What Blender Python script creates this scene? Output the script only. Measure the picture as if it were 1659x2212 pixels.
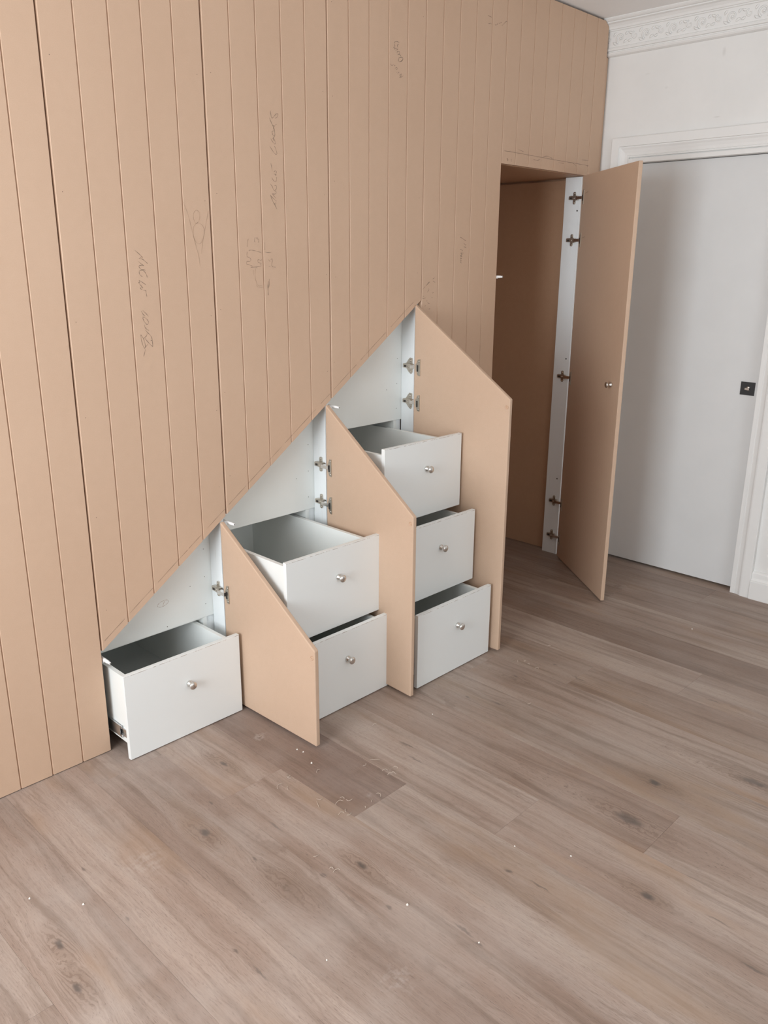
import bpy, bmesh, math, random
from mathutils import Vector, Matrix

for o in list(bpy.data.objects):
    bpy.data.objects.remove(o)
S = bpy.context.scene
C = S.collection
R = random.Random(7)

# ------------------------------------------------------------------ camera
cam_d = bpy.data.cameras.new('camera')
cam_d.sensor_fit = 'VERTICAL'; cam_d.sensor_height = 36.0
cam_d.lens = 1779.67 / 2212 * 36.0
cam_d.clip_start = 0.02
cam = bpy.data.objects.new('camera', cam_d); C.objects.link(cam)
YAW, PITCH, ROLL = 0.80166, 0.29447, 0.00574
_d = Vector((math.sin(YAW)*math.cos(PITCH), math.cos(YAW)*math.cos(PITCH), -math.sin(PITCH)))
_r = Vector((math.cos(YAW), -math.sin(YAW), 0)); _u = _r.cross(_d)
_r2 = _r*math.cos(ROLL) + _u*math.sin(ROLL); _u2 = -_r*math.sin(ROLL) + _u*math.cos(ROLL)
M = Matrix((( _r2.x, _u2.x, -_d.x), (_r2.y, _u2.y, -_d.y), (_r2.z, _u2.z, -_d.z))).to_4x4()
M.translation = Vector((-1.0877, -2.2993, 1.5517))
cam.matrix_world = M
S.camera = cam

# ------------------------------------------------------------------ world, lights, exposure
w = bpy.data.worlds.new('world'); S.world = w; w.use_nodes = True
bg = w.node_tree.nodes['Background']; bg.inputs[0].default_value = (0.86, 0.93, 1.0, 1); bg.inputs[1].default_value = 1.0
def area(name, loc, rot, sx, sy, power, col):
    l = bpy.data.lights.new(name, 'AREA'); l.shape = 'RECTANGLE'; l.size = sx; l.size_y = sy
    l.energy = power; l.color = col
    o = bpy.data.objects.new(name, l); C.objects.link(o); o.location = loc; o.rotation_euler = rot
    return o
# daylight through the bay window in the front wall, and fill from an added side window
area('window_daylight', (-2.68, -1.10, 1.45), (0, math.radians(-99), 0), 1.75, 1.6, 98, (0.90, 0.955, 1.0))
area('added_side_fill', (0.0, -4.68, 1.50), (math.radians(116), 0, 0), 2.0, 1.7, 31, (0.92, 0.965, 1.0))
S.view_settings.view_transform = 'Standard'
S.view_settings.look = 'None'
S.view_settings.gamma = 1.0
S.view_settings.use_curve_mapping = False
S.view_settings.exposure = 0.12

S.cycles.max_bounces = 12; S.cycles.diffuse_bounces = 8

# ------------------------------------------------------------------ materials
class NT:
    def __init__(s, name):
        s.m = bpy.data.materials.new(name); s.m.use_nodes = True
        s.t = s.m.node_tree; s.b = s.t.nodes['Principled BSDF']
    def n(s, typ, **kw):
        x = s.t.nodes.new(typ)
        for k, v in kw.items(): setattr(x, k, v)
        return x
    def set(s, sock, v):
        if hasattr(v, 'is_output') or isinstance(v, bpy.types.NodeSocket): s.t.links.new(v, sock)
        else:
            if isinstance(v, tuple) and len(v) == 3 and sock.type == 'RGBA': v = v + (1,)
            sock.default_value = v
    def math(s, op, a, b=None, c=None, clamp=False):
        x = s.n('ShaderNodeMath', operation=op); x.use_clamp = clamp
        s.set(x.inputs[0], a)
        if b is not None: s.set(x.inputs[1], b)
        if c is not None: s.set(x.inputs[2], c)
        return x.outputs[0]
    def mix(s, f, a, b, mode='MIX'):
        x = s.n('ShaderNodeMix', data_type='RGBA', blend_type=mode)
        s.set(x.inputs[0], f); s.set(x.inputs[6], a); s.set(x.inputs[7], b)
        return x.outputs[2]
    def ramp(s, v, lo, hi, a=0.0, b=1.0):
        x = s.n('ShaderNodeMapRange', interpolation_type='SMOOTHSTEP')
        s.set(x.inputs[0], v)
        for i, q in enumerate((lo, hi, a, b)): s.set(x.inputs[i+1], q)
        return x.outputs[0]
    def comb(s, x, y, z):
        q = s.n('ShaderNodeCombineXYZ')
        for i, v in enumerate((x, y, z)): s.set(q.inputs[i], v)
        return q.outputs[0]
    def sep(s, v):
        q = s.n('ShaderNodeSeparateXYZ'); s.set(q.inputs[0], v); return q.outputs
    def noise(s, v, scale, detail=3, rough=0.55, dist=0.0):
        x = s.n('ShaderNodeTexNoise'); s.set(x.inputs['Vector'], v)
        x.inputs['Scale'].default_value = scale; x.inputs['Detail'].default_value = detail
        x.inputs['Roughness'].default_value = rough; x.inputs['Distortion'].default_value = dist
        return x.outputs[0]
    def bump(s, h, strength, dist):
        x = s.n('ShaderNodeBump'); x.inputs['Strength'].default_value = strength; x.inputs['Distance'].default_value = dist
        s.set(x.inputs['Height'], h); s.set(s.b.inputs['Normal'], x.outputs[0])
    def pos(s): return s.n('ShaderNodeNewGeometry').outputs['Position']
    def obj(s): return s.n('ShaderNodeTexCoord').outputs['Object']
    def out(s, col=None, rough=None, spec=None, metal=None):
        for k, v in (('Base Color', col), ('Roughness', rough), ('Specular IOR Level', spec), ('Metallic', metal)):
            if v is not None: s.set(s.b.inputs[k], v)
        return s.m

def mdf_mat(name, col, dark):
    t = NT(name); p = t.pos()
    big = t.noise(p, 2.2, 3); fine = t.noise(p, 420, 2, 0.7); mid = t.noise(p, 38, 4)
    f = t.math('ADD', t.math('MULTIPLY', big, 0.35), t.math('ADD', t.math('MULTIPLY', fine, 0.45), t.math('MULTIPLY', mid, 0.2)))
    c = t.mix(t.ramp(f, 0.3, 0.7), dark, col)
    t.bump(fine, 0.05, 0.0006)
    return t.out(c, 0.52, 0.38)
M_MDF = mdf_mat('raw_mdf', (0.595, 0.42, 0.302), (0.548, 0.378, 0.266))
M_MDFB = mdf_mat('mdf_back_face', (0.575, 0.414, 0.302), (0.53, 0.374, 0.267))

M_MDFC = mdf_mat('shaded_mdf_lining', (0.53, 0.345, 0.225), (0.48, 0.305, 0.195))  # same raw MDF, with the cupboard interior's shade put into its colour
def white_mat(name, col, rough=0.5, var=0.03, spec=0.35, scale=6):
    t = NT(name); p = t.pos()
    f = t.noise(p, scale, 4)
    c2 = tuple(max(0, v-var) for v in col)
    return t.out(t.mix(t.ramp(f, 0.35, 0.65), c2, col), rough, spec)
M_WALL = white_mat('white_wall_paint', (0.765, 0.765, 0.752), 0.6, 0.02)
def scuffs(m):
    t = NT.__new__(NT); t.m = m; t.t = m.node_tree; t.b = t.t.nodes['Principled BSDF']
    src = t.b.inputs['Base Color'].links[0].from_socket; x, y, z = t.sep(t.pos()); f = None
    for sy, sz, ry, rz, amt in ((-0.555, 2.440, .012, .026, .22), (-0.555, 2.18, .022, .004, .25), (-0.30, 2.33, .012, .008, .12), (-0.20, 2.40, .02, .006, .1)):
        dy = t.math('MULTIPLY', t.math('SUBTRACT', y, sy), 1/ry); dz = t.math('MULTIPLY', t.math('SUBTRACT', z, sz), 1/rz)
        d = t.math('SQRT', t.math('ADD', t.math('MULTIPLY', dy, dy), t.math('MULTIPLY', dz, dz)))
        q = t.ramp(d, 0.1, 1.0, amt, 0.0); f = q if f is None else t.math('MAXIMUM', f, q)
    t.set(t.b.inputs['Base Color'], t.mix(f, src, (0.34, 0.32, 0.31)))
scuffs(M_WALL)
M_CEIL = white_mat('white_ceiling_paint', (0.89, 0.895, 0.895), 0.75, 0.015)
M_TRIM = white_mat('white_trim_gloss', (0.785, 0.787, 0.775), 0.42, 0.015)
M_DOOR = white_mat('white_door_paint', (0.69, 0.70, 0.70), 0.42, 0.015)
M_PLAIN = white_mat('plain_room_wall', (0.74, 0.72, 0.69), 0.7, 0.015)
M_MEL = white_mat('white_melamine', (0.805, 0.83, 0.812), 0.36, 0.012, 0.4, 9)
M_PLASTIC = white_mat('white_plastic', (0.82, 0.82, 0.81), 0.3, 0.01)

def primer_mat():
    t = NT('white_primed_pine'); x, y, z = t.sep(t.pos())
    st = t.noise(t.comb(t.math('MULTIPLY', x, 90.0), t.math('MULTIPLY', y, 90.0), t.math('MULTIPLY', z, 3.0)), 1.0, 3)
    f = t.ramp(st, 0.66, 0.78)
    return t.out(t.mix(t.math('MULTIPLY', f, 0.35), (0.83, 0.865, 0.875), (0.56, 0.54, 0.50)), 0.45, 0.35)
M_PRIM = primer_mat()

def front_mat():
    # melamine with a thin worn brown line where the top edging meets the face (object origin = top front edge)
    t = NT('white_melamine_front'); x, y, z = t.sep(t.obj())
    n = t.noise(t.comb(t.math('MULTIPLY', x, 26.0), 0.0, 0.0), 1.0, 5, 0.75)
    band = t.math('MULTIPLY', t.ramp(z, -0.0042, -0.0034), t.ramp(z, -0.0016, -0.0024))
    face = t.ramp(y, 0.0006, 0.0001)
    f = t.math('MULTIPLY', t.math('MULTIPLY', band, face), t.ramp(n, 0.44, 0.56))
    c = t.mix(t.math('MULTIPLY', f, 0.75), (0.795, 0.82, 0.812), (0.30, 0.22, 0.16))
    return t.out(c, 0.34, 0.4)
M_FRONT = front_mat()

def simple(name, col, rough, metal=0.0, spec=0.5):
    t = NT(name); f = t.noise(t.pos(), 180, 2)
    return t.out(t.mix(f, tuple(v*0.92 for v in col), col), rough, spec, metal)
M_NICKEL = simple('satin_nickel', (0.72, 0.70, 0.67), 0.27, 1.0)
M_HINGE = simple('nickel_hinge', (0.62, 0.57, 0.50), 0.36, 1.0)
M_BRIGHT = simple('bright_hinge_arm', (0.86, 0.83, 0.80), 0.22, 1.0)
M_ZINC = simple('zinc_runner', (0.68, 0.70, 0.72), 0.3, 1.0)
M_DARK = simple('dark_recess', (0.035, 0.028, 0.024), 0.6)
M_BLACK = simple('matt_black_plate', (0.018, 0.018, 0.020), 0.42)
M_TAN = simple('tan_plastic', (0.60, 0.40, 0.27), 0.4)
M_PENCIL = simple('pencil_graphite', (0.25, 0.175, 0.125), 0.5)
M_FAINT = simple('faint_pencil', (0.40, 0.27, 0.185), 0.5)
M_SHAVE = simple('pale_wood_shaving', (0.62, 0.53, 0.45), 0.6)
M_CRUMB = simple('white_board_crumb', (0.85, 0.82, 0.76), 0.6)
M_SUB = simple('dark_underlay', (0.10, 0.075, 0.06), 0.9)

KNOTS = [(0.215,-0.328,'k'),(-0.024,-0.566,'k'),(0.068,-0.466,'s'),(0.013,-0.753,'s'),(0.197,-0.978,'k'),(0.104,-0.933,'s'),(0.008,-0.896,'r'),(0.881,-1.398,'K'),(1.101,-1.367,'k'),(0.636,-1.581,'k'),(0.207,-1.369,'s'),(0.468,-1.364,'l'),(0.459,-1.274,'s'),(-0.216,-0.973,'s'),(-0.212,-1.065,'l'),(-0.489,-0.66,'k'),(-0.52,-0.805,'k'),(-0.325,-0.46,'s'),(-0.344,-0.701,'s'),(1.32,-1.589,'K'),(1.105,-0.617,'s'),(1.143,-0.728,'l'),(1.366,-0.651,'s'),(1.559,-0.707,'s'),(1.523,-0.836,'l'),(0.137,-0.687,'l'),(2.015,-0.631,'s'),(1.719,-1.286,'l'),(0.708,-0.676,'l'),(0.599,-1.864,'l'),(0.677,-1.745,'l'),(0.141,-1.135,'s'),(0.67,-0.752,'l'),(1.345,-0.656,'r'),(0.213,-1.315,'l')]
def floor_mat():
    t = NT('limed_oak_plank'); P = t.pos(); x, y, z = t.sep(P)
    oi = t.n('ShaderNodeObjectInfo'); rnd = t.math('MULTIPLY', oi.outputs['Random'], 53.0)
    # knots: elliptical distance fields stretched along the grain, warped by noise
    wob = t.noise(t.comb(t.math('MULTIPLY', x, 16.0), t.math('MULTIPLY', y, 7.0), rnd), 1.0, 3)
    wx = t.math('ADD', x, t.math('MULTIPLY', t.math('SUBTRACT', wob, 0.5), 0.034))
    wob2 = t.noise(t.comb(t.math('MULTIPLY', x, 70.0), t.math('MULTIPLY', y, 45.0), rnd), 1.0, 3)
    wx2 = t.math('ADD', wx, t.math('MULTIPLY', t.math('SUBTRACT', wob2, 0.5), 0.014))
    dark = None; halo = None; bend = None
    for kx, ky, ty in KNOTS:
        rx, ry, dk, hs = {'k': (0.0105, 0.023, 0.85, 5.2), 'K': (0.020, 0.055, 0.72, 3.6), 's': (0.0055, 0.013, 0.62, 2.2),
                          'l': (0.0042, 0.040, 0.58, 1.5), 'r': (0.012, 0.024, 0.20, 6.0)}[ty]
        ddx = t.math('SUBTRACT', wx2, kx)
        dx = t.math('MULTIPLY', ddx, 1/rx)
        dy = t.math('MULTIPLY', t.math('SUBTRACT', y, ky), 1/ry)
        d = t.math('SQRT', t.math('ADD', t.math('MULTIPLY', dx, dx), t.math('MULTIPLY', dy, dy)))
        a = t.ramp(d, 0.25, 1.15, dk, 0.0)
        dark = a if dark is None else t.math('MAXIMUM', dark, a)
        if ty in 'kKr':
            hr = t.math('MULTIPLY', d, 1/hs)
            halo = hr if halo is None else t.math('MINIMUM', halo, hr)
            # the grain bows around the knot, more so along the plank
            dl = t.math('SQRT', t.math('ADD', t.math('MULTIPLY', dx, dx), t.math('MULTIPLY', t.math('MULTIPLY', dy, dy), 0.30)))
            b = t.math('MULTIPLY', ddx, t.ramp(dl, 0.4, 6.5, 0.85, 0.0))
            bend = b if bend is None else t.math('ADD', bend, b)
    near = t.ramp(halo, 0.25, 1.0, 1.0, 0.0)
    # long grain
    gx = t.math('SUBTRACT', t.math('ADD', x, t.math('MULTIPLY', t.math('SUBTRACT', wob, 0.5), 0.020)), bend)
    flow = t.math('SINE', t.math('MULTIPLY', t.math('ADD', gx, t.math('MULTIPLY', halo, 0.0045)), 1250.0))
    ring = t.math('MULTIPLY', t.ramp(flow, 0.0, 0.95), near)
    fib = t.noise(t.comb(t.math('MULTIPLY', gx, 260.0), t.math('MULTIPLY', y, 5.0), rnd), 1.0, 4, 0.65)
    strk = t.noise(t.comb(t.math('MULTIPLY', gx, 34.0), t.math('MULTIPLY', y, 1.5), rnd), 1.0, 5, 0.62)
    broad = t.noise(t.comb(t.math('MULTIPLY', gx, 9.0), t.math('MULTIPLY', y, 0.9), t.math('ADD', rnd, 9.0)), 1.0, 3, 0.55)
    pore = t.noise(t.comb(t.math('MULTIPLY', gx, 820.0), t.math('MULTIPLY', y, 52.0), rnd), 1.0, 3, 0.65)
    # cathedral figure: contour lines of a slow field, shown on part of each plank
    fld = t.noise(t.comb(t.math('MULTIPLY', x, 7.0), t.math('MULTIPLY', y, 0.85), t.math('ADD', rnd, 3.0)), 1.0, 1, 0.4)
    fld = t.math('ADD', fld, t.math('MULTIPLY', wob2, 0.03))
    cat = t.ramp(t.math('SINE', t.math('MULTIPLY', fld, 150.0)), 0.2, 1.0)
    catm = t.ramp(t.noise(t.comb(t.math('MULTIPLY', x, 5.0), t.math('MULTIPLY', y, 1.3), t.math('ADD', rnd, 21.0)), 1.0, 2), 0.52, 0.66)
    cat = t.math('MULTIPLY', cat, catm)
    c = t.mix(t.ramp(broad, 0.3, 0.7), (0.305, 0.224, 0.182), (0.415, 0.336, 0.288))
    c = t.mix(t.math('MULTIPLY', t.ramp(strk, 0.44, 0.70), 0.68), c, (0.19, 0.137, 0.105))
    c = t.mix(t.math('MULTIPLY', t.ramp(t.noise(t.comb(t.math('MULTIPLY', gx, 15.0), t.math('MULTIPLY', y, 1.0), t.math('ADD', rnd, 31.0)), 1.0, 2), 0.55, 0.75), 0.4), c, (0.41, 0.35, 0.31))
    c = t.mix(t.math('MULTIPLY', t.ramp(fib, 0.35, 0.7), 0.3), c, (0.19, 0.133, 0.104))
    c = t.mix(t.math('MULTIPLY', t.ramp(pore, 0.55, 0.68), 0.55), c, (0.12, 0.086, 0.070))
    c = t.mix(t.math('MULTIPLY', t.ramp(t.noise(t.comb(t.math('MULTIPLY', gx, 6.0), t.math('MULTIPLY', y, 1.6), t.math('ADD', rnd, 47.0)), 1.0, 3), 0.52, 0.72), 0.55), c, (0.335, 0.225, 0.150))
    c = t.mix(t.math('MULTIPLY', cat, 0.34), c, (0.165, 0.115, 0.09))
    c = t.mix(t.math('MULTIPLY', ring, 0.62), c, (0.165, 0.118, 0.092))
    c = t.mix(t.math('MULTIPLY', near, 0.38), c, (0.235, 0.162, 0.120))
    c = t.mix(dark, c, (0.095, 0.078, 0.070))
    c = t.mix(1.0, c, oi.outputs['Color'], 'MULTIPLY')
    # builder's dust: thin film, a few scuffs; window glare painted in towards the left
    dn = t.noise(P, 3.1, 4); dust_and_glare = t.math('MULTIPLY', t.ramp(dn, 0.38, 0.72), t.ramp(x, -0.6, 0.9, 0.30, 0.12))
    for sx, sy, sr, amt in ((0.394, -0.285, 0.055, 0.45), (0.43, -0.77, 0.055, 0.30), (-0.20, -0.55, 0.09, 0.30), (0.56, -0.74, 0.05, 0.25), (0.0, -1.30, 0.08, 0.30)):
        dx = t.math('SUBTRACT', wx2, sx); dy = t.math('SUBTRACT', y, sy)
        d = t.math('SQRT', t.math('ADD', t.math('MULTIPLY', dx, dx), t.math('MULTIPLY', dy, dy)))
        sc = t.math('MULTIPLY', t.ramp(d, 0.0, sr, amt, 0.0), t.ramp(t.noise(P, 60, 5, 0.65), 0.36, 0.66))
        dust_and_glare = t.math('MAXIMUM', dust_and_glare, sc)
    c = t.mix(dust_and_glare, c, (0.58, 0.53, 0.495))
    t.bump(t.math('ADD', fib, t.math('MULTIPLY', pore, 0.6)), 0.10, 0.0008)
    return t.out(c, t.math('ADD', 0.44, t.math('MULTIPLY', dust_and_glare, 0.3)), 0.42)
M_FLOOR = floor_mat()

# ------------------------------------------------------------------ mesh helpers
ORG = {}
class MB:
    def __init__(s): s.v = []; s.f = []; s.mi = []; s.sm = []
    def add(s, vs, fs, mi=0, smooth=False):
        k = len(s.v); s.v += [tuple(v) for v in vs]
        for f in fs: s.f.append([k+i for i in f]); s.mi.append(mi); s.sm.append(smooth)
        return s
    def box(s, x0, x1, y0, y1, z0, z1, mi=0):
        return s.add([(x0,y0,z0),(x1,y0,z0),(x1,y1,z0),(x0,y1,z0),(x0,y0,z1),(x1,y0,z1),(x1,y1,z1),(x0,y1,z1)],
                     [(0,3,2,1),(4,5,6,7),(0,1,5,4),(1,2,6,5),(2,3,7,6),(3,0,4,7)], mi)
    def obox(s, o, a, b, c, ra, rb, rc, mi=0):
        # oriented box: origin, three axes, three ranges
        o, a, b, c = map(Vector, (o, a, b, c)); vs = []
        for k in rc:
            for p, q in ((0,0),(1,0),(1,1),(0,1)): vs.append(o + a*ra[p] + b*rb[q] + c*k)
        return s.add(vs, [(0,3,2,1),(4,5,6,7),(0,1,5,4),(1,2,6,5),(2,3,7,6),(3,0,4,7)], mi)
    def prism(s, poly, f0, f1, mi=0):
        # poly: 2D points; f0, f1 map 2D point -> 3D at each end
        n = len(poly); vs = [f0(*p) for p in poly] + [f1(*p) for p in poly]
        fs = [list(range(n)), list(range(2*n-1, n-1, -1))] + [(i, i+n, (i+1)%n+n, (i+1)%n) for i in range(n)]
        return s.add(vs, fs, mi)
    def lathe(s, o, ax, prof, seg=20, mi=0):
        o = Vector(o); ax = Vector(ax).normalized()
        a = ax.orthogonal().normalized(); b = ax.cross(a); vs = []; fs = []
        for r, l in prof:
            for k in range(seg):
                t = 2*math.pi*k/seg; vs.append(o + ax*l + (a*math.cos(t) + b*math.sin(t))*max(r, 1e-5))
        for i in range(len(prof)-1):
            for k in range(seg):
                fs.append((i*seg+k, i*seg+(k+1)%seg, (i+1)*seg+(k+1)%seg, (i+1)*seg+k))
        fs.append(list(range(seg-1, -1, -1))); fs.append([(len(prof)-1)*seg+k for k in range(seg)])
        return s.add(vs, fs, mi, True)
    def tube(s, pts, r, seg=6, mi=0, flat=1.0, up=(0,0,1)):
        pts = [Vector(p) for p in pts]; up = Vector(up); vs = []; fs = []; n = len(pts)
        for i, p in enumerate(pts):
            d = (pts[min(i+1,n-1)] - pts[max(i-1,0)]).normalized()
            a = d.cross(up)
            a = a.normalized() if a.length > 1e-6 else d.orthogonal().normalized()
            b = a.cross(d); rr = r[i] if isinstance(r, (list, tuple)) else r
            for k in range(seg):
                t = 2*math.pi*k/seg; vs.append(p + a*rr*math.cos(t) + b*rr*flat*math.sin(t))
        for i in range(n-1):
            for k in range(seg): fs.append((i*seg+k, i*seg+(k+1)%seg, (i+1)*seg+(k+1)%seg, (i+1)*seg+k))
        fs.append(list(range(seg-1,-1,-1))); fs.append([(n-1)*seg+k for k in range(seg)])
        return s.add(vs, fs, mi, True)
    def mesh(s, name, mats, off=(0,0,0), bevel=0.0, seg=2):
        me = bpy.data.meshes.new(name); ox, oy, oz = off
        me.from_pydata([(x-ox, y-oy, z-oz) for x, y, z in s.v], [], s.f)
        for i, p in enumerate(me.polygons): p.material_index = s.mi[i]; p.use_smooth = s.sm[i]
        for m in (mats if isinstance(mats, (list, tuple)) else [mats]): me.materials.append(m)
        bm = bmesh.new(); bm.from_mesh(me); bmesh.ops.recalc_face_normals(bm, faces=bm.faces)
        if bevel:
            ed = [e for e in bm.edges if len(e.link_faces) == 2 and e.calc_face_angle(0) > 0.5 and not e.link_faces[0].smooth]
            bmesh.ops.bevel(bm, geom=ed, offset=bevel, segments=seg, profile=0.5, affect='EDGES', clamp_overlap=True)
        bm.to_mesh(me); bm.free(); me.update()
        return me
    def build(s, name, mats, parent=None, bevel=0.0, seg=2, at=None):
        # vertices are in world metres; 'at' gives the object its own origin
        base = ORG.get(parent, (0,0,0)) if parent else (0,0,0)
        off = at if at is not None else (base if parent else (0,0,0))
        o = bpy.data.objects.new(name, s.mesh(name, mats, off, bevel, seg)); C.objects.link(o)
        if parent: o.parent = parent
        o.location = tuple(off[i]-base[i] for i in range(3)); ORG[o] = tuple(off)
        return o
def empty(name, loc):
    o = bpy.data.objects.new(name, None); C.objects.link(o); o.location = loc; o.empty_display_size = 0.1; ORG[o] = tuple(loc); return o
def tag(o, label=None, cat=None, group=None, kind=None):
    for k, v in (('label', label), ('category', cat), ('group', group), ('kind', kind)):
        if v: o[k] = v
    return o
def clipx(poly, xa, xb):
    def half(ps, x, keep):
        out = []
        for i in range(len(ps)):
            a, b = ps[i], ps[(i+1) % len(ps)]
            ia, ib = keep(a[0], x), keep(b[0], x)
            if ia: out.append(a)
            if ia != ib:
                t = (x-a[0])/(b[0]-a[0]); out.append((x, a[1]+t*(b[1]-a[1])))
        return out
    return half(half(poly, xa, lambda p, x: p >= x), xb, lambda p, x: p <= x)

# ------------------------------------------------------------------ dimensions
H = 2.651            # ceiling
XB = 2.835           # back wall face
XF, YR = -2.6, -4.6  # front and right wall faces
H0, SL = 0.3584, 0.6987
hz = lambda x: H0 + SL*x

# ------------------------------------------------------------------ setting: floor
fl = MB().box(XF, XB+0.1, YR, 0.70, -0.06, -0.012).build('floor', M_SUB)
tag(fl, 'limed oak plank floor of pale brown boards running out from the panelled wall', 'floor', kind='structure')
PW, PL, STEP = 0.2249, 1.685, 0.339
TINT = {-3: (0.65, 0.575, 0.545), -1: (0.87, 0.82, 0.785), -2: (1.06, 1.05, 1.04), 0: (0.98, 0.97, 0.95), 1: (0.99, 0.97, 0.95), -4: (1.0, 0.98, 0.97),
        -5: (0.93, 0.91, 0.90), 2: (0.94, 0.91, 0.87), 3: (1.0, 0.98, 0.95), 4: (0.80, 0.75, 0.71), 5: (0.97, 0.95, 0.92), 6: (0.93, 0.90, 0.87), 7: (0.9, 0.87, 0.84), -6: (1.05, 1.03, 1.02), -7: (0.98, 0.96, 0.95)}
for k in range(-16, 9):
    xa, xb = 1.0 + PW*k, 1.0 + PW*(k+1)
    xa, xb = max(xa, XF), min(xb, XB+0.09)
    if xb - xa < 0.03: continue
    e = (-0.818 - STEP*(k+3)) % PL - 3*PL
    while e < 0.70:
        ya, yb = max(e, YR), min(e+PL, 0.695); e += PL
        if yb - ya < 0.03: continue
        g = 0.0001
        mb = MB().box(xa+g, xb-g, ya+g, yb-g, -0.012, 0.0)
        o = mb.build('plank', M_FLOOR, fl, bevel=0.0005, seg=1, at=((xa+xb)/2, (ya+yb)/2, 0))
        tn = TINT.get(k, (1, 1, 1))
        if k == -3 and not (-0.9 < ya < -0.7): tn = (0.98, 0.97, 0.96)
        if k == -1 and ya < -1.6: tn = (1.02, 1.0, 0.98)
        if k == 4 and ya > -0.9: tn = (0.97, 0.94, 0.91)
        j = R.uniform(-0.035, 0.035)
        o.color = (tn[0]+j, tn[1]+j, tn[2]+j, 1)

# ------------------------------------------------------------------ setting: panelled wall (left)
wl = MB().box(XF, XB+0.1, 0.70, 0.80, 0, H).build('wall_left', M_PLAIN)
tag(wl, 'long wall lined with raw brown MDF boards above the cupboards', 'wall', kind='structure')
TOP = 2.6405
COR = [(2.8315, 0.003), (2.8315, 2.494), (2.811, 2.499), (2.8065, 2.53), (2.812, 2.54), (2.812, 2.597), (2.803, 2.606), (2.796, 2.622), (2.776, 2.634), (2.766, TOP)]
PANELS = [
    ('p_', -1.5, -1.0, [(-1.5, .003), (-1.0, .003), (-1.0, TOP), (-1.5, TOP)], .0016, .0016),
    ('p_', -1.0, -0.5, [(-1.0, .003), (-0.5, .003), (-0.5, TOP), (-1.0, TOP)], .0016, .0016),
    ('p_', -0.5, 0.0, [(-0.5, .003), (0.0, .003), (0.0, TOP), (-0.5, TOP)], .0016, .0016),
    ('p0', 0.0, 0.5, [(0, hz(0)), (.5, hz(.5)), (.5, TOP), (0, TOP)], .0016, .0018),
    ('p1', 0.5, 1.0, [(.5, hz(.5)), (1, hz(1)), (1, TOP), (.5, TOP)], .0018, .0014),
    ('p2', 1.0, 1.5, [(1, hz(1)), (1.5, hz(1.5)), (1.5, TOP), (1, TOP)], .0014, .0005),
    ('p3', 1.5, 2.0, [(1.5, .003), (2.0, .003), (2.0, TOP), (1.5, TOP)], .0005, .0003),
    ('p4', 2.0, 2.7, [(2.0, 1.9605), (2.7, 1.9605), (2.7, TOP), (2.0, TOP)], .0003, .0004),
    ('p_', 2.7, 2.8315, [(2.7, .003)] + COR + [(2.7, TOP)], .0004, 0),
]
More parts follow.
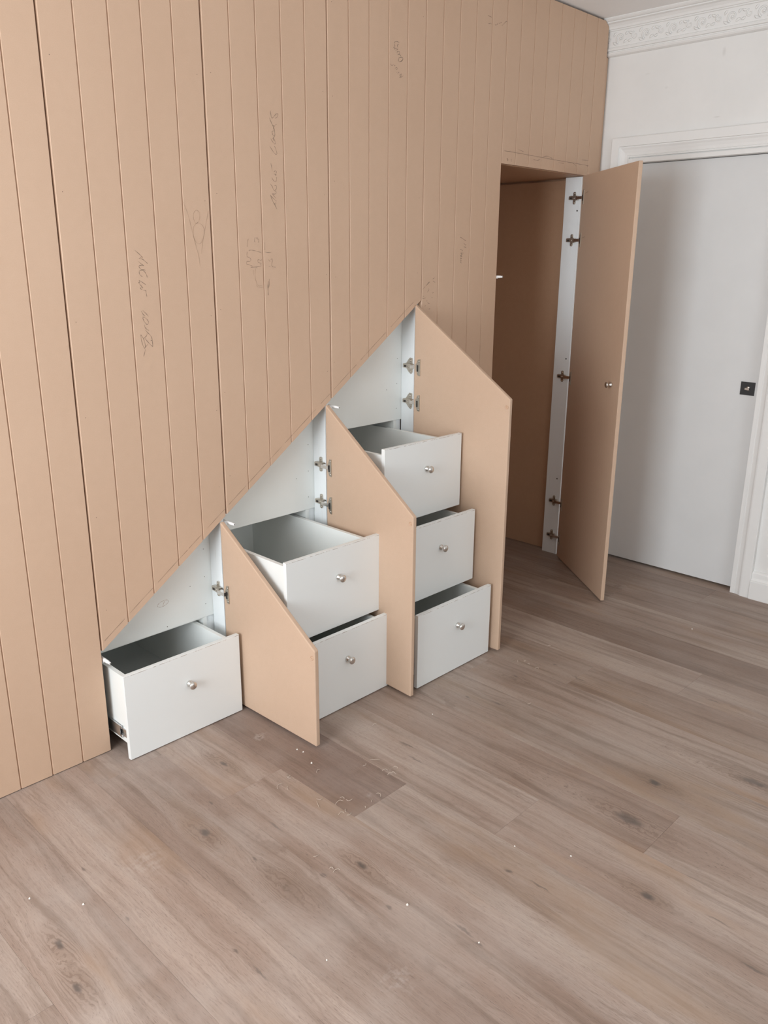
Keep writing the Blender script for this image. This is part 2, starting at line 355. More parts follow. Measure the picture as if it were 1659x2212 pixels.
MARKS = {"p0":[[0.0016,[[[0.2266,1.5805],[0.2341,1.5752],[0.2457,1.5654],[0.2498,1.5608]],[[0.237,1.5579],[0.2485,1.5561],[0.257,1.5507],[0.2649,1.5438]],[[0.2388,1.5584],[0.2464,1.5631]],[[0.2358,1.5491],[0.2445,1.5422],[0.2519,1.5378]],[[0.2519,1.5378],[0.2415,1.5383],[0.236,1.5372],[0.2365,1.5329],[0.2414,1.5274],[0.2476,1.5259]],[[0.2476,1.5259],[0.2513,1.5266],[0.2529,1.5251]],[[0.2569,1.5243],[0.2457,1.5251],[0.2365,1.5228],[0.2351,1.5174],[0.2373,1.5111],[0.244,1.5061]],[[0.2457,1.5251],[0.2525,1.5204],[0.2582,1.5126],[0.2605,1.5039]],[[0.2328,1.4956],[0.2426,1.49],[0.2547,1.4824]],[[0.2328,1.4956],[0.2336,1.4901],[0.2299,1.4894]],[[0.2299,1.4894],[0.2364,1.4815],[0.2439,1.4738]],[[0.2439,1.4738],[0.2348,1.4736],[0.2354,1.4705],[0.2398,1.4688]],[[0.2442,1.4672],[0.2523,1.4662],[0.2528,1.4615]],[[0.2528,1.4615],[0.2544,1.4488]],[[0.2372,1.4082],[0.2456,1.4004],[0.2549,1.3904]],[[0.2312,1.4065],[0.2363,1.3983],[0.243,1.3909]],[[0.2363,1.3887],[0.2354,1.3848],[0.2397,1.375],[0.2482,1.3665],[0.2533,1.3727],[0.2494,1.381],[0.2408,1.3878],[0.2363,1.3887]],[[0.2389,1.3653],[0.2409,1.3572],[0.2486,1.3503],[0.2532,1.3492]],[[0.2403,1.3507],[0.2479,1.3422],[0.2565,1.3336],[0.2608,1.3235],[0.2604,1.3187],[0.256,1.3176]],[[0.2459,1.3399],[0.2424,1.332],[0.2356,1.3283]],[[0.2356,1.3283],[0.2422,1.3189],[0.2541,1.3059],[0.262,1.2997]],[[0.2608,1.3235],[0.262,1.3104],[0.262,1.2997]],[[0.2244,1.337],[0.2248,1.3208],[0.2281,1.306],[0.2337,1.2958]],[[0.2244,1.337],[0.2301,1.3286],[0.2346,1.317],[0.2369,1.3013],[0.2337,1.2958]],[[0.2459,1.3081],[0.2378,1.3004]],[[0.2352,1.2924],[0.2325,1.2828],[0.2279,1.2724]]]],[0.0008,[[[0.4003,1.7247],[0.4092,1.706],[0.4178,1.6823],[0.4258,1.6485],[0.4304,1.6278],[0.44,1.5921],[0.4472,1.5635],[0.4493,1.5384]],[[0.4486,1.7024],[0.4391,1.6965],[0.4352,1.6842],[0.4373,1.6709],[0.4435,1.6631],[0.4532,1.6702],[0.4586,1.6827],[0.4573,1.696],[0.4486,1.7024]],[[0.4435,1.6631],[0.4513,1.6652],[0.4661,1.6584],[0.4727,1.6412],[0.4704,1.6313],[0.463,1.6137],[0.4547,1.6048],[0.444,1.6052],[0.4341,1.6168],[0.4316,1.634],[0.4337,1.6524],[0.4435,1.6631]],[[0.4906,1.7012],[0.4825,1.6725],[0.4745,1.6463],[0.4703,1.63],[0.4623,1.6037],[0.4572,1.5736]]]]],"p1":[[0.0015,[[[0.749,2.0179],[0.7501,2.0081],[0.7529,1.9991]],[[0.7529,1.9991],[0.7571,1.9965],[0.766,2.0045],[0.7739,2.0116],[0.7797,2.0107],[0.779,2.0037],[0.769,1.9971]],[[0.7443,1.9966],[0.7522,1.982],[0.7602,1.9689],[0.7646,1.96]],[[0.7646,1.96],[0.7602,1.9689],[0.7726,1.9804]],[[0.754,1.9753],[0.7636,1.9732]],[[0.7532,1.9557],[0.756,1.9467],[0.7635,1.9435],[0.7653,1.9507],[0.763,1.9583],[0.7587,1.9586],[0.7532,1.9557]],[[0.7469,1.9348],[0.7541,1.9261],[0.7625,1.9198],[0.7658,1.9225],[0.763,1.9317],[0.7535,1.937]],[[0.7635,1.9435],[0.7577,1.9359],[0.7596,1.9282]],[[0.7426,1.9109],[0.7529,1.8992],[0.7634,1.8899],[0.7688,1.8888],[0.7711,1.8921],[0.7683,1.9022],[0.7622,1.9127]],[[0.7437,1.8605],[0.7475,1.8496],[0.7492,1.8378]],[[0.7556,1.8335],[0.7612,1.8379],[0.7666,1.8367],[0.7653,1.8302],[0.7617,1.8235]],[[0.7553,1.8286],[0.7662,1.8254]],[[0.7461,1.816],[0.7544,1.8069],[0.762,1.8042],[0.7656,1.8109],[0.767,1.819]],[[0.7398,1.7963],[0.7471,1.7887],[0.7522,1.7793]],[[0.756,1.7925],[0.7648,1.7914],[0.7644,1.7833],[0.7587,1.7781]],[[0.7522,1.7793],[0.7629,1.7735],[0.7604,1.7668],[0.7461,1.766]],[[0.7461,1.766],[0.7556,1.7576],[0.7616,1.753]],[[0.7378,1.7623],[0.7488,1.7532],[0.7635,1.7441]],[[0.7393,1.7607],[0.7443,1.7497],[0.7526,1.737],[0.764,1.7196]],[[0.7493,1.7385],[0.7591,1.7349],[0.7605,1.7423]]]],[0.0013,[[[0.6405,1.622],[0.6375,1.611],[0.6352,1.5975]],[[0.6686,1.6275],[0.6658,1.6201],[0.6663,1.6134],[0.6695,1.6134]],[[0.6783,1.6287],[0.674,1.6246],[0.6828,1.6217],[0.6842,1.618],[0.6814,1.6106]],[[0.641,1.586],[0.6506,1.5874],[0.6609,1.5863]],[[0.6609,1.5863],[0.676,1.5834],[0.6889,1.5804],[0.6945,1.578]],[[0.6344,1.5817],[0.6323,1.5718],[0.6343,1.5657],[0.6445,1.5621],[0.6483,1.5578],[0.6439,1.5516],[0.6312,1.551],[0.63,1.5429]],[[0.63,1.5429],[0.6433,1.5399],[0.6512,1.5374],[0.664,1.5359],[0.6875,1.5349],[0.6879,1.5424],[0.6901,1.545],[0.6792,1.548],[0.6761,1.5518],[0.6789,1.558],[0.6885,1.5547],[0.6927,1.5587]],[[0.6462,1.5333],[0.6638,1.5324],[0.6735,1.5312]],[[0.7085,1.5819],[0.72,1.5804],[0.7341,1.581]],[[0.7224,1.5589],[0.7238,1.5539],[0.7287,1.5526]],[[0.7306,1.5564],[0.7357,1.5602],[0.7389,1.5565],[0.7351,1.5463],[0.734,1.5394],[0.7396,1.5343],[0.7505,1.5334]],[[0.7213,1.5359],[0.728,1.536]],[[0.7083,1.6124],[0.7072,1.5888]]]],[0.0022,[[[0.7175,1.4874],[0.7151,1.4715],[0.7153,1.4561],[0.7152,1.442]],[[0.722,1.495],[0.7204,1.4765],[0.7182,1.4663]]]],[0.0007,[[[0.6562,1.525],[0.6561,1.5075]],[[0.6653,1.5287],[0.6633,1.5062],[0.6665,1.4874],[0.6756,1.4733],[0.692,1.4744]],[[0.6675,1.4747],[0.677,1.4683],[0.6967,1.4686]]]]],"p2":[[0.002,[[[1.3538,2.3128],[1.3458,2.3151],[1.3365,2.3151],[1.3286,2.3114],[1.3267,2.3058],[1.3295,2.3006],[1.3276,2.2938],[1.3223,2.2938]],[[1.3525,2.3085],[1.3433,2.3045],[1.3447,2.2967]],[[1.3263,2.2864],[1.3276,2.2898],[1.3355,2.2923],[1.3448,2.2902]],[[1.333,2.2858],[1.3448,2.2902]],[[1.3424,2.2775],[1.3423,2.2816],[1.3476,2.2853],[1.3543,2.2835],[1.3557,2.2789],[1.3504,2.2752],[1.3444,2.273]],[[1.3477,2.276],[1.3598,2.2738],[1.3625,2.2701],[1.3599,2.2664],[1.3492,2.2664]],[[1.3599,2.2664],[1.3706,2.2673],[1.3728,2.2614],[1.3601,2.2525],[1.3521,2.2521],[1.3493,2.2598],[1.3546,2.2639]],[[1.3614,2.2535],[1.3728,2.2618]]]],[0.0018,[[[1.3085,2.2381],[1.3099,2.2342],[1.3204,2.235]],[[1.3243,2.2396],[1.3283,2.2345],[1.3323,2.2368]],[[1.3311,2.2243],[1.3377,2.231],[1.3444,2.2279],[1.3391,2.223]],[[1.3379,2.2146],[1.3406,2.2133]],[[1.346,2.21],[1.3486,2.2161],[1.3553,2.2163]],[[1.3541,2.207],[1.3662,2.2137]],[[1.3662,2.2137],[1.3622,2.2057],[1.3556,2.1993]],[[1.3556,2.1993],[1.3677,2.204],[1.3757,2.2089]]]]],"p3":[[0.0022,[[[1.7366,1.6535],[1.7542,1.6472],[1.7731,1.6396]],[[1.7613,1.6302],[1.7699,1.6229],[1.776,1.6243]],[[1.7621,1.6148],[1.7765,1.6144],[1.7715,1.6119]],[[1.7381,1.604],[1.7463,1.6035],[1.7536,1.5999],[1.7486,1.598]],[[1.7408,1.5905],[1.7633,1.5907]],[[1.7431,1.5868],[1.7534,1.5845],[1.7434,1.5807]],[[1.7404,1.5794],[1.7517,1.577],[1.7406,1.5751]],[[1.7419,1.5695],[1.7501,1.5684],[1.7421,1.5658]],[[1.7403,1.5609],[1.7485,1.5597],[1.7428,1.5522],[1.7532,1.5498]]]],[0.0018,[[[1.5336,1.4345],[1.5442,1.4442],[1.5424,1.4502]],[[1.565,1.4304],[1.5743,1.4342]],[[1.5624,1.4134],[1.5671,1.4143]],[[1.504,1.4154],[1.5139,1.4211]],[[1.5027,1.4095],[1.5111,1.4102],[1.5265,1.4133]],[[1.53,1.3998],[1.5346,1.4012]],[[1.5349,1.3937],[1.5491,1.3893]],[[1.5182,1.3792],[1.5266,1.3824]],[[1.5451,1.3678],[1.5529,1.369]],[[1.5662,1.4865],[1.5786,1.4914]],[[1.568,1.4786],[1.5824,1.4725]],[[1.5055,1.4459],[1.5205,1.4575]]]],[0.0035,[[[1.5243,1.4599],[1.5463,1.4754]]]],[0.0022,[[[1.8678,2.4964],[1.8918,2.4939]],[[1.8716,2.467],[1.8878,2.4724],[1.8917,2.4691]],[[1.9157,2.4714],[1.9268,2.4734],[1.9338,2.4796]],[[1.9412,2.481],[1.9596,2.4883]],[[1.9624,2.4767],[1.9894,2.4967],[1.997,2.4981]]]]],"p4":[[0.0018,[[[2.0385,1.9848],[2.0459,1.9768],[2.0416,1.974],[2.0373,1.9834]],[[2.0677,1.9835],[2.071,1.9715]],[[2.1187,2.025],[2.156,2.0209]],[[2.2366,1.9951],[2.2681,1.9938],[2.2892,2.002]],[[2.3055,2.0098],[2.3443,2.0182],[2.3853,2.0113]],[[2.438,1.9986],[2.4824,1.9982]],[[2.5639,2.006],[2.5926,1.9948]],[[2.6378,2.0261],[2.699,2.0293]],[[2.6888,2.0022],[2.7052,2.0063]]]],[0.0022,[[[2.0164,2.0114],[2.0971,2.0112],[2.1946,2.01],[2.3007,2.0089],[2.3959,2.0077],[2.4997,2.007],[2.591,2.0068],[2.6968,2.0051]]]]]}
def ribbon(mb, pts, wd, y=-0.0004):
    n = len(pts)
    if n < 2: return
    # resample as a smooth polyline
    P = [Vector(p) for p in pts]; Q = []
    for i in range(n-1):
        a, b, c, d = P[max(i-1,0)], P[i], P[i+1], P[min(i+2,n-1)]
        for k in range(4):
            t = k/4; Q.append(0.5*((2*b) + (c-a)*t + (2*a-5*b+4*c-d)*t*t + (3*b-a-3*c+d)*t**3))
    Q.append(P[-1]); vs = []
    for i, q in enumerate(Q):
        d = Q[min(i+1, len(Q)-1)] - Q[max(i-1, 0)]
        d = d.normalized() if d.length > 1e-7 else Vector((1, 0)); nn = Vector((-d.y, d.x))
        ww = wd*0.5*(0.75 + 0.35*math.sin(i*0.9 + q.x*40))
        vs += [(q.x+nn.x*ww, y, q.y+nn.y*ww), (q.x-nn.x*ww, y, q.y-nn.y*ww)]
    mb.add(vs, [(2*i, 2*i+1, 2*i+3, 2*i+2) for i in range(len(Q)-1)])
for key, xa, xb, poly, gl, gr in PANELS:
    pl = clipx(poly, xa+gl, xb-gr)
    pan = MB().prism(pl, lambda x, z: (x, .012, z), lambda x, z: (x, .018, z)).build('panel', M_MDF, wl)
    nb = max(1, round((xb-xa)/0.1 + 0.18))
    for k in range(nb):
        ba, bb = xa+0.1*k, min(xa+0.1*(k+1), xb)
        if k == 0: ba += gl
        if bb >= xb-1e-6: bb = xb-gr
        ch = 0.0029; gp = 0.00012
        ringF, ringM = clipx(poly, ba+ch, bb-ch), clipx(poly, ba+gp, bb-gp)
        mb = MB()
        if len(ringF) == len(ringM):
            n = len(ringM)
            vs = [(x, 0, z) for x, z in ringF] + [(x, .0047, z) for x, z in ringM] + [(x, .012, z) for x, z in ringM]
            fs = [list(range(n)), list(range(3*n-1, 2*n-1, -1))]
            for r in (0, 1): fs += [(r*n+i, r*n+n+i, r*n+n+(i+1)%n, r*n+(i+1)%n) for i in range(n)]
            mb.add(vs, fs)
        else:
            mb.prism(ringM, lambda x, z: (x, 0, z), lambda x, z: (x, .012, z))
        mb.build('board', M_MDF, pan)
    if key in MARKS:
        dk, ft = MB(), MB()
        for wd, sts in MARKS[key]:
            for st in sts: ribbon(ft if wd < 0.0012 else dk, st, max(wd, 0.0011))
        dk.build('pencil_writing', M_PENCIL, pan)
        if ft.v: ft.build('pencil_sketch', M_FAINT, pan)
    if key in ('p0', 'p1', 'p2'):
        mb = MB(); rr = random.Random(int(key[1])+3); x = xa+0.012
        while x < xb-0.03:
            x2 = min(x + rr.uniform(0.05, 0.16), xb-0.008)
            ribbon(mb, [(x, hz(x)+0.026), ((x+x2)/2, hz((x+x2)/2)+0.0265), (x2, hz(x2)+0.0258)], 0.0013)
            x = x2 + rr.uniform(0.004, 0.03)
        mb.build('pencil_line', M_PENCIL, pan)
        mb = MB()
        for sx in (xa+0.022, xb-0.022):
            z = hz(sx)+0.12
            while z < TOP-0.05:
                mb.lathe((sx+rr.uniform(-.006, .006), -0.0003, z), (0, 1, 0), [(0.0013, 0), (0.0013, 0.001)], 6); z += rr.uniform(0.26, 0.36)
        tag(mb.build('nail_holes', M_PENCIL, pan), kind='stuff')

# plain continuation of the wall beyond the boards, out of frame
MB().box(XF, -1.5016, 0.0, 0.018, 0.0, H).build('plain_panel', M_MDF, wl)

# ------------------------------------------------------------------ setting: ceiling and other walls
tag(MB().box(XF-.1, XB+.12, YR-.1, .80, H, H+.1).build('ceiling', M_CEIL), 'plain white painted ceiling above the panelled wall', 'ceiling', kind='structure')
OY0, OY1, OZ = -0.915, -0.145, 2.036     # rough opening of the white door
wb = MB()
wb.box(XB, XB+.115, OY1, .70, 0, H).box(XB, XB+.115, YR, OY0, 0, H).box(XB, XB+.115, OY0, OY1, OZ, H).box(XB+.1155, XB+.14, OY0-.1, OY1+.1, 0, OZ+.1)
wb = tag(wb.build('wall_back', M_WALL), 'white painted end wall with a cased door and ornate cornice', 'wall', kind='structure')
wf = MB(); WY0, WY1, WZ0, WZ1 = -1.95, -0.25, 0.55, 2.38
wf.box(XF-.1, XF, WY1, .70, 0, H).box(XF-.1, XF, YR, WY0, 0, H).box(XF-.1, XF, WY0, WY1, 0, WZ0).box(XF-.1, XF, WY0, WY1, WZ1, H)
tag(wf.build('wall_front', M_PLAIN), 'white front wall with a wide window, behind the viewer', 'wall', kind='structure')
wr = MB(); VX0, VX1, VZ0, VZ1 = -1.05, 1.05, 0.6, 2.38
wr.box(XF, VX0, YR-.1, YR, 0, H).box(VX1, XB, YR-.1, YR, 0, H).box(VX0, VX1, YR-.1, YR, 0, VZ0).box(VX0, VX1, YR-.1, YR, VZ1, H)
tag(wr.build('wall_right', M_PLAIN), 'white side wall opposite the panelled wall, behind the viewer', 'wall', kind='structure')
wn = MB()
for a, b in ((WY0, WY0+.05), (WY1-.05, WY1), ((WY0+WY1)/2-.025, (WY0+WY1)/2+.025)): wn.box(XF-.07, XF-.03, a, b, WZ0, WZ1)
wn.box(XF-.07, XF-.03, WY0, WY1, WZ0, WZ0+.05).box(XF-.07, XF-.03, WY0, WY1, WZ1-.05, WZ1)
tag(wn.build('window_1', M_TRIM), 'wide white framed window in the front wall, behind the viewer', 'window', kind='structure')
wn = MB()  # added window frame, unseen, around the side fill light
for a, b in ((VX0, VX0+.05), (VX1-.05, VX1)): wn.box(a, b, YR-.07, YR-.03, VZ0, VZ1)
wn.box(VX0, VX1, YR-.07, YR-.03, VZ0, VZ0+.05).box(VX0, VX1, YR-.07, YR-.03, VZ1-.05, VZ1)
tag(wn.build('fill_window', M_TRIM), 'added white framed fill window in the side wall, unseen behind the viewer', 'window', kind='structure')

# ------------------------------------------------------------------ setting: white door in the back wall
dr = tag(MB().box(2.868, 2.903, -0.8935, -0.1665, 0.012, 2.0135).build('door_1', M_DOOR, bevel=0.0015), 'flush white door with a square black latch plate in the end wall', 'door', kind='structure')
li = MB(); 
li.box(2.822, 2.949, -0.165, OY1, 0, OZ).box(2.822, 2.949, OY0, -0.895, 0, OZ).box(2.822, 2.949, -0.895, -0.165, 2.016, OZ)
li.build('door_lining', M_TRIM, dr, bevel=0.001)
pt = MB().box(2.8645, 2.8685, -0.868, -0.802, 0.964, 1.025).build('latch_plate', M_BLACK, dr, bevel=0.001)
tag(pt, 'square black latch plate')
MB().lathe((2.8648, -0.838, 0.995), (-1, 0, 0), [(0.010, 0), (0.010, 0.003), (0.006, 0.004)], 18).obox((2.861, -0.838, 0.995), (0, 1, 0), (0, 0, 1), (-1, 0, 0), (-.010, .010), (-.0045, .0045), (0, .012)).build('snib', M_NICKEL, pt)
# architrave, mitred
AP = [(0, 0), (0, .022), (.003, .025), (.041, .025), (.0425, .019), (.048, .0195), (.056, .015), (.070, .0115), (.083, .0105), (.0845, .0075), (.087, .0075), (.088, .011), (.092, .011), (.092, 0)]
yl, yr, zt, aw = -0.146, -0.898, 2.041, 0.092
tr = empty('trim_1', (XB, -0.52, 0)); tag(tr, 'wide white moulded architrave around the white door', 'architrave', kind='structure')
mb = MB().prism(AP, lambda t, h: (XB-h, yl+aw-t, 0), lambda t, h: (XB-h, yl+aw-t, zt+aw-t)); mb.build('side_casing', M_TRIM, tr)
mb = MB().prism(AP, lambda t, h: (XB-h, yr-aw+t, 0), lambda t, h: (XB-h, yr-aw+t, zt+aw-t)); mb.build('side_casing', M_TRIM, tr)
mb = MB().prism(AP, lambda t, h: (XB-h, yl+aw-t, zt+aw-t), lambda t, h: (XB-h, yr-aw+t, zt+aw-t)); mb.build('head_casing', M_TRIM, tr)
# skirting
SP = [(0, 0), (.030, 0), (.030, .088), (.027, .091), (.020, .093), (.0175, .105), (.016, .126), (.012, .133), (.006, .1365), (0, .1365)]
mb = MB().prism(SP, lambda h, z: (XB-h, yr-aw-.0005, z), lambda h, z: (XB-h, YR, z))
tag(mb.build('baseboard_back', M_TRIM), 'tall white moulded skirting board right of the white door', 'skirting', kind='structure')
# cornice
CP = [(0, 2.496), (.007, 2.497), (.016, 2.501), (.0205, 2.507), (.0205, 2.512), (.016, 2.5145), (.016, 2.518), (.0235, 2.520), (.0255, 2.526), (.0235, 2.532), (.019, 2.5345), (.019, 2.601),
      (.0245, 2.603), (.0245, 2.608), (.030, 2.609), (.0335, 2.618), (.042, 2.628), (.052, 2.632), (.052, 2.637), (.060, 2.638), (.066, 2.643), (.070, 2.648), (.070, H), (0, H)]
tr = MB().prism(CP, lambda h, z: (XB-h, 0.012, z), lambda h, z: (XB-h, YR, z)).build('trim_2', M_TRIM)
tag(tr, 'deep white plaster cornice with a leaf frieze along the end wall', 'cornice', kind='structure')
def scroll_mesh():
    mb = MB(); X = XB-.019
    def spiral(cy, cz, r0, turns, sgn, a0):
        return [(X-.0008, cy + sgn*r*math.cos(a), cz + r*math.sin(a)) for r, a in ((r0*(1-i/26), a0+turns*2*math.pi*i/22) for i in range(23))]
    mb.tube(spiral(0.0, 2.568, .023, 1.25, 1, -1.2), [.0042-.0001*i for i in range(23)], 6, flat=0.28, up=(1,0,0))
    mb.tube(spiral(.058, 2.570, .017, 1.1, -1, 1.9), [.0036-.0001*i for i in range(23)], 6, flat=0.28, up=(1,0,0))
    for cy, cz, a, L in ((-.026, 2.553, 2.6, .024), (.028, 2.548, .5, .026), (.030, 2.588, 2.3, .022), (.082, 2.584, .4, .024), (.084, 2.552, -.3, .022), (0, 2.568, .9, .012), (-.03, 2.585, 2.2, .018)):
        pts = [(X-.001, cy+math.cos(a+.5*(t-.5))*L*(t-.5), cz+math.sin(a+.5*(t-.5))*L*(t-.5)) for t in (0, .25, .5, .75, 1)]
        mb.tube(pts, [.0012, .0045, .0058, .0042, .0008], 6, flat=0.27, up=(1,0,0))
    return mb.mesh('leaf_scroll', M_TRIM, (XB, 0, 2.568))
sm = scroll_mesh()
for i in range(34):
    o = bpy.data.objects.new('leaf_scroll', sm); C.objects.link(o); o.parent = tr; o.location = (XB, -0.055-0.132*i, 2.568)

# ------------------------------------------------------------------ joinery pieces
KNOB = [(.0112, 0), (.0116, .0025), (.0106, .0055), (.0078, .0095), (.0060, .0128), (.0068, .0155), (.0105, .0180), (.0134, .0210), (.0140, .0240), (.0127, .0272), (.0090, .0293), (.004, .0301), (.0004, .0303)]
knob_me = MB().lathe((0, 0, 0), (0, -1, 0), KNOB, 24).mesh('knob', M_NICKEL)
def knob(parent, loc, rot=0.0):
    o = bpy.data.objects.new('knob', knob_me); C.objects.link(o); o.parent = parent
    b = ORG[parent]; o.location = tuple(loc[i]-b[i] for i in range(3)); o.rotation_euler = (0, 0, rot); return o
def hinge(parent, X, z, o, d, n, wing=False, yo=0.0):
    # concealed hinge: mounting plate + arm on the jamb face (x = X, facing -x), cup flange on the door (origin o, along d, normal n)
    mb = MB(); f = lambda y, h, zz: (X-h, y+yo, z+zz)
    if wing:
        pts = [(.066, -.006), (.060, .010), (.048, .026), (.040, .034), (.026, .032), (.026, -.026), (.034, -.034), (.046, -.026), (.058, -.012)]
        mb.prism(pts, lambda y, q: f(y, 0, q), lambda y, q: f(y, .0035, q))
        for q in (.022, -.022): mb.lathe(f(.036, .003, q), (-1, 0, 0), [(.0045, 0), (.0045, .002), (.002, .0028)], 10)
    else:
        pts = [(.0500, .018), (.0495, .026), (.046, .0285), (.040, .0285), (.0365, .026), (.036, .018), (.036, -.018), (.0365, -.025), (.040, -.0285), (.046, -.0285), (.0495, -.026), (.050, -.018)]
        mb.prism(pts, lambda y, q: f(y, 0, q), lambda y, q: f(y, .0055, q))
        for q in (.021, -.022): mb.lathe(f(.043, .005, q), (-1, 0, 0), [(.0038, 0), (.0038, .0015), (.0015, .0022)], 10)
    arm = [(.068, .006), (.066, .009), (.056, .010), (.030, .0105), (.021, .0095), (.019, .007), (.019, -.008), (.022, -.0115), (.032, -.0115), (.042, -.009), (.056, -.008), (.066, -.0075), (.068, -.005)]
    mb.prism(arm, lambda y, q: f(y, .003, q), lambda y, q: f(y, .0155, q))
    mb.box(X-.0175, X-.015, .021+yo, .064+yo, z+.006, z+.0095)
    mb.box(X-.0160, X-.0150, .049+yo, .062+yo, z-.005, z+.003, 1)
    mb.lathe(f(.040, .0150, -.001), (-1, 0, 0), [(.0042, 0), (.0042, .0012), (.0018, .0016)], 10)
    mb.box(X-.0160, X-.0150, .0185+yo, .0215+yo, z-.008, z+.007, 1)
    mb.box(X-.0240, X-.0085, -.0195+yo*.4, .021+yo, z-.0070, z+.0062, 2)
    mb.box(X-.0230, X-.013, -.0235+yo*.4, -.0190+yo*.4, z-.0060, z+.0052, 1)
    o = Vector(o); d = Vector(d); n = Vector(n); up = Vector((0, 0, 1))
    fl_ = [(.010, .013), (.015, .017), (.019, .028), (.022, .033), (.033, .034), (.034, .0325), (.034, -.0325), (.033, -.034), (.022, -.033), (.019, -.028), (.015, -.017), (.010, -.013)]
    g = lambda h: (lambda a, q: tuple(o + d*a + up*(z+q) + n*h))
    mb.prism(fl_, g(0.0), g(.0022))
    for q in (.0255, -.0255): mb.lathe(o + d*.0265 + up*(z+q) + n*.002, n, [(.0042, 0), (.0042, .0012), (.0015, .002)], 10)
    mb.obox(o + up*z, d, up, n, (.0165, .0235), (-.0165, .010), (.002, .0032), 1)
    mb.obox(o + up*z, d, up, n, (.0305, .0335), (-.032, .032), (.002, .0036))
    return mb.build('hinge', [M_HINGE, M_DARK, M_BRIGHT], parent)
def drawer(parent, x0, yf, z0, top_drop, depth=0.71):
    # box on runners behind a plain slab front
    W, HT, T = 0.4425, 0.298, 0.016
    za, zb = z0+0.046, z0+HT-top_drop; xl, xr = x0+.0085, x0+.4115; ya, yb = yf+T+.0002, yf+T+depth
    mb = MB().box(xl, xl+.015, ya, yb, za, zb).box(xr-.015, xr, ya, yb, za, zb).box(xl+.015, xr-.015, yb-.015, yb, za, zb).box(xl+.015, xr-.015, ya, yb-.015, za, za+.008).box(xl+.015, xr-.015, ya, ya+.0006, za+.008, zb)
    b = mb.build('drawer', M_MEL, parent, bevel=0.0006, seg=1)
    MB().box(x0, x0+W, yf, yf+T, z0, z0+HT).build('front_panel', M_FRONT, b, bevel=0.0009, at=(x0, yf, z0+HT))
    knob(b, (x0+W*0.527, yf, z0+0.1875))
    zr = za + 0.016
    for sx, s in ((xl, -1), (xr, 1)):
        m = MB(); a, c = (sx-.0035, sx) if s < 0 else (sx, sx+.0035)
        m.box(a, c, ya+.002, yb, zr+.006, zr+.012).box(a, c, ya+.002, yb, zr+.028, zr+.034)
        m.box(sx-.0015 if s < 0 else sx, sx if s < 0 else sx+.0015, ya+.002, yb, zr+.012, zr+.028)
        a, c = (sx-.0080, sx-.0036) if s < 0 else (sx+.0036, sx+.0110)
        y2 = max(yf+0.052, -0.052)
        m.box(a, c, y2, yb, zr+.000, zr+.005).box(a, c, y2, yb, zr+.035, zr+.040).box(a, a+.0015 if s < 0 else c, y2+.006, yb, zr+.005, zr+.035)
        m.box(a, c, y2-.004, y2+.002, zr-.001, zr+.010).box(a, c, y2-.004, y2+.002, zr+.032, zr+.041)
        m.build('runner', M_ZINC, b)
    return b
def latch(parent, x, z, y1=-0.034):
    mb = MB().lathe((x, .055, z), (0, -1, 0), [(.0055, 0), (.0055, .055-y1-.012), (.0042, .055-y1-.011), (.0042, .055-y1-.001), (.0035, .055-y1)], 14)
    mb.box(x-.0052, x+.0052, .0, .05, z-.0075, z+.003)
    mb.lathe((x, y1-.0001, z), (0, -1, 0), [(.0018, 0), (.0018, .0006)], 8, 1)
    return mb.build('push_latch', [M_PLASTIC, M_DARK], parent)

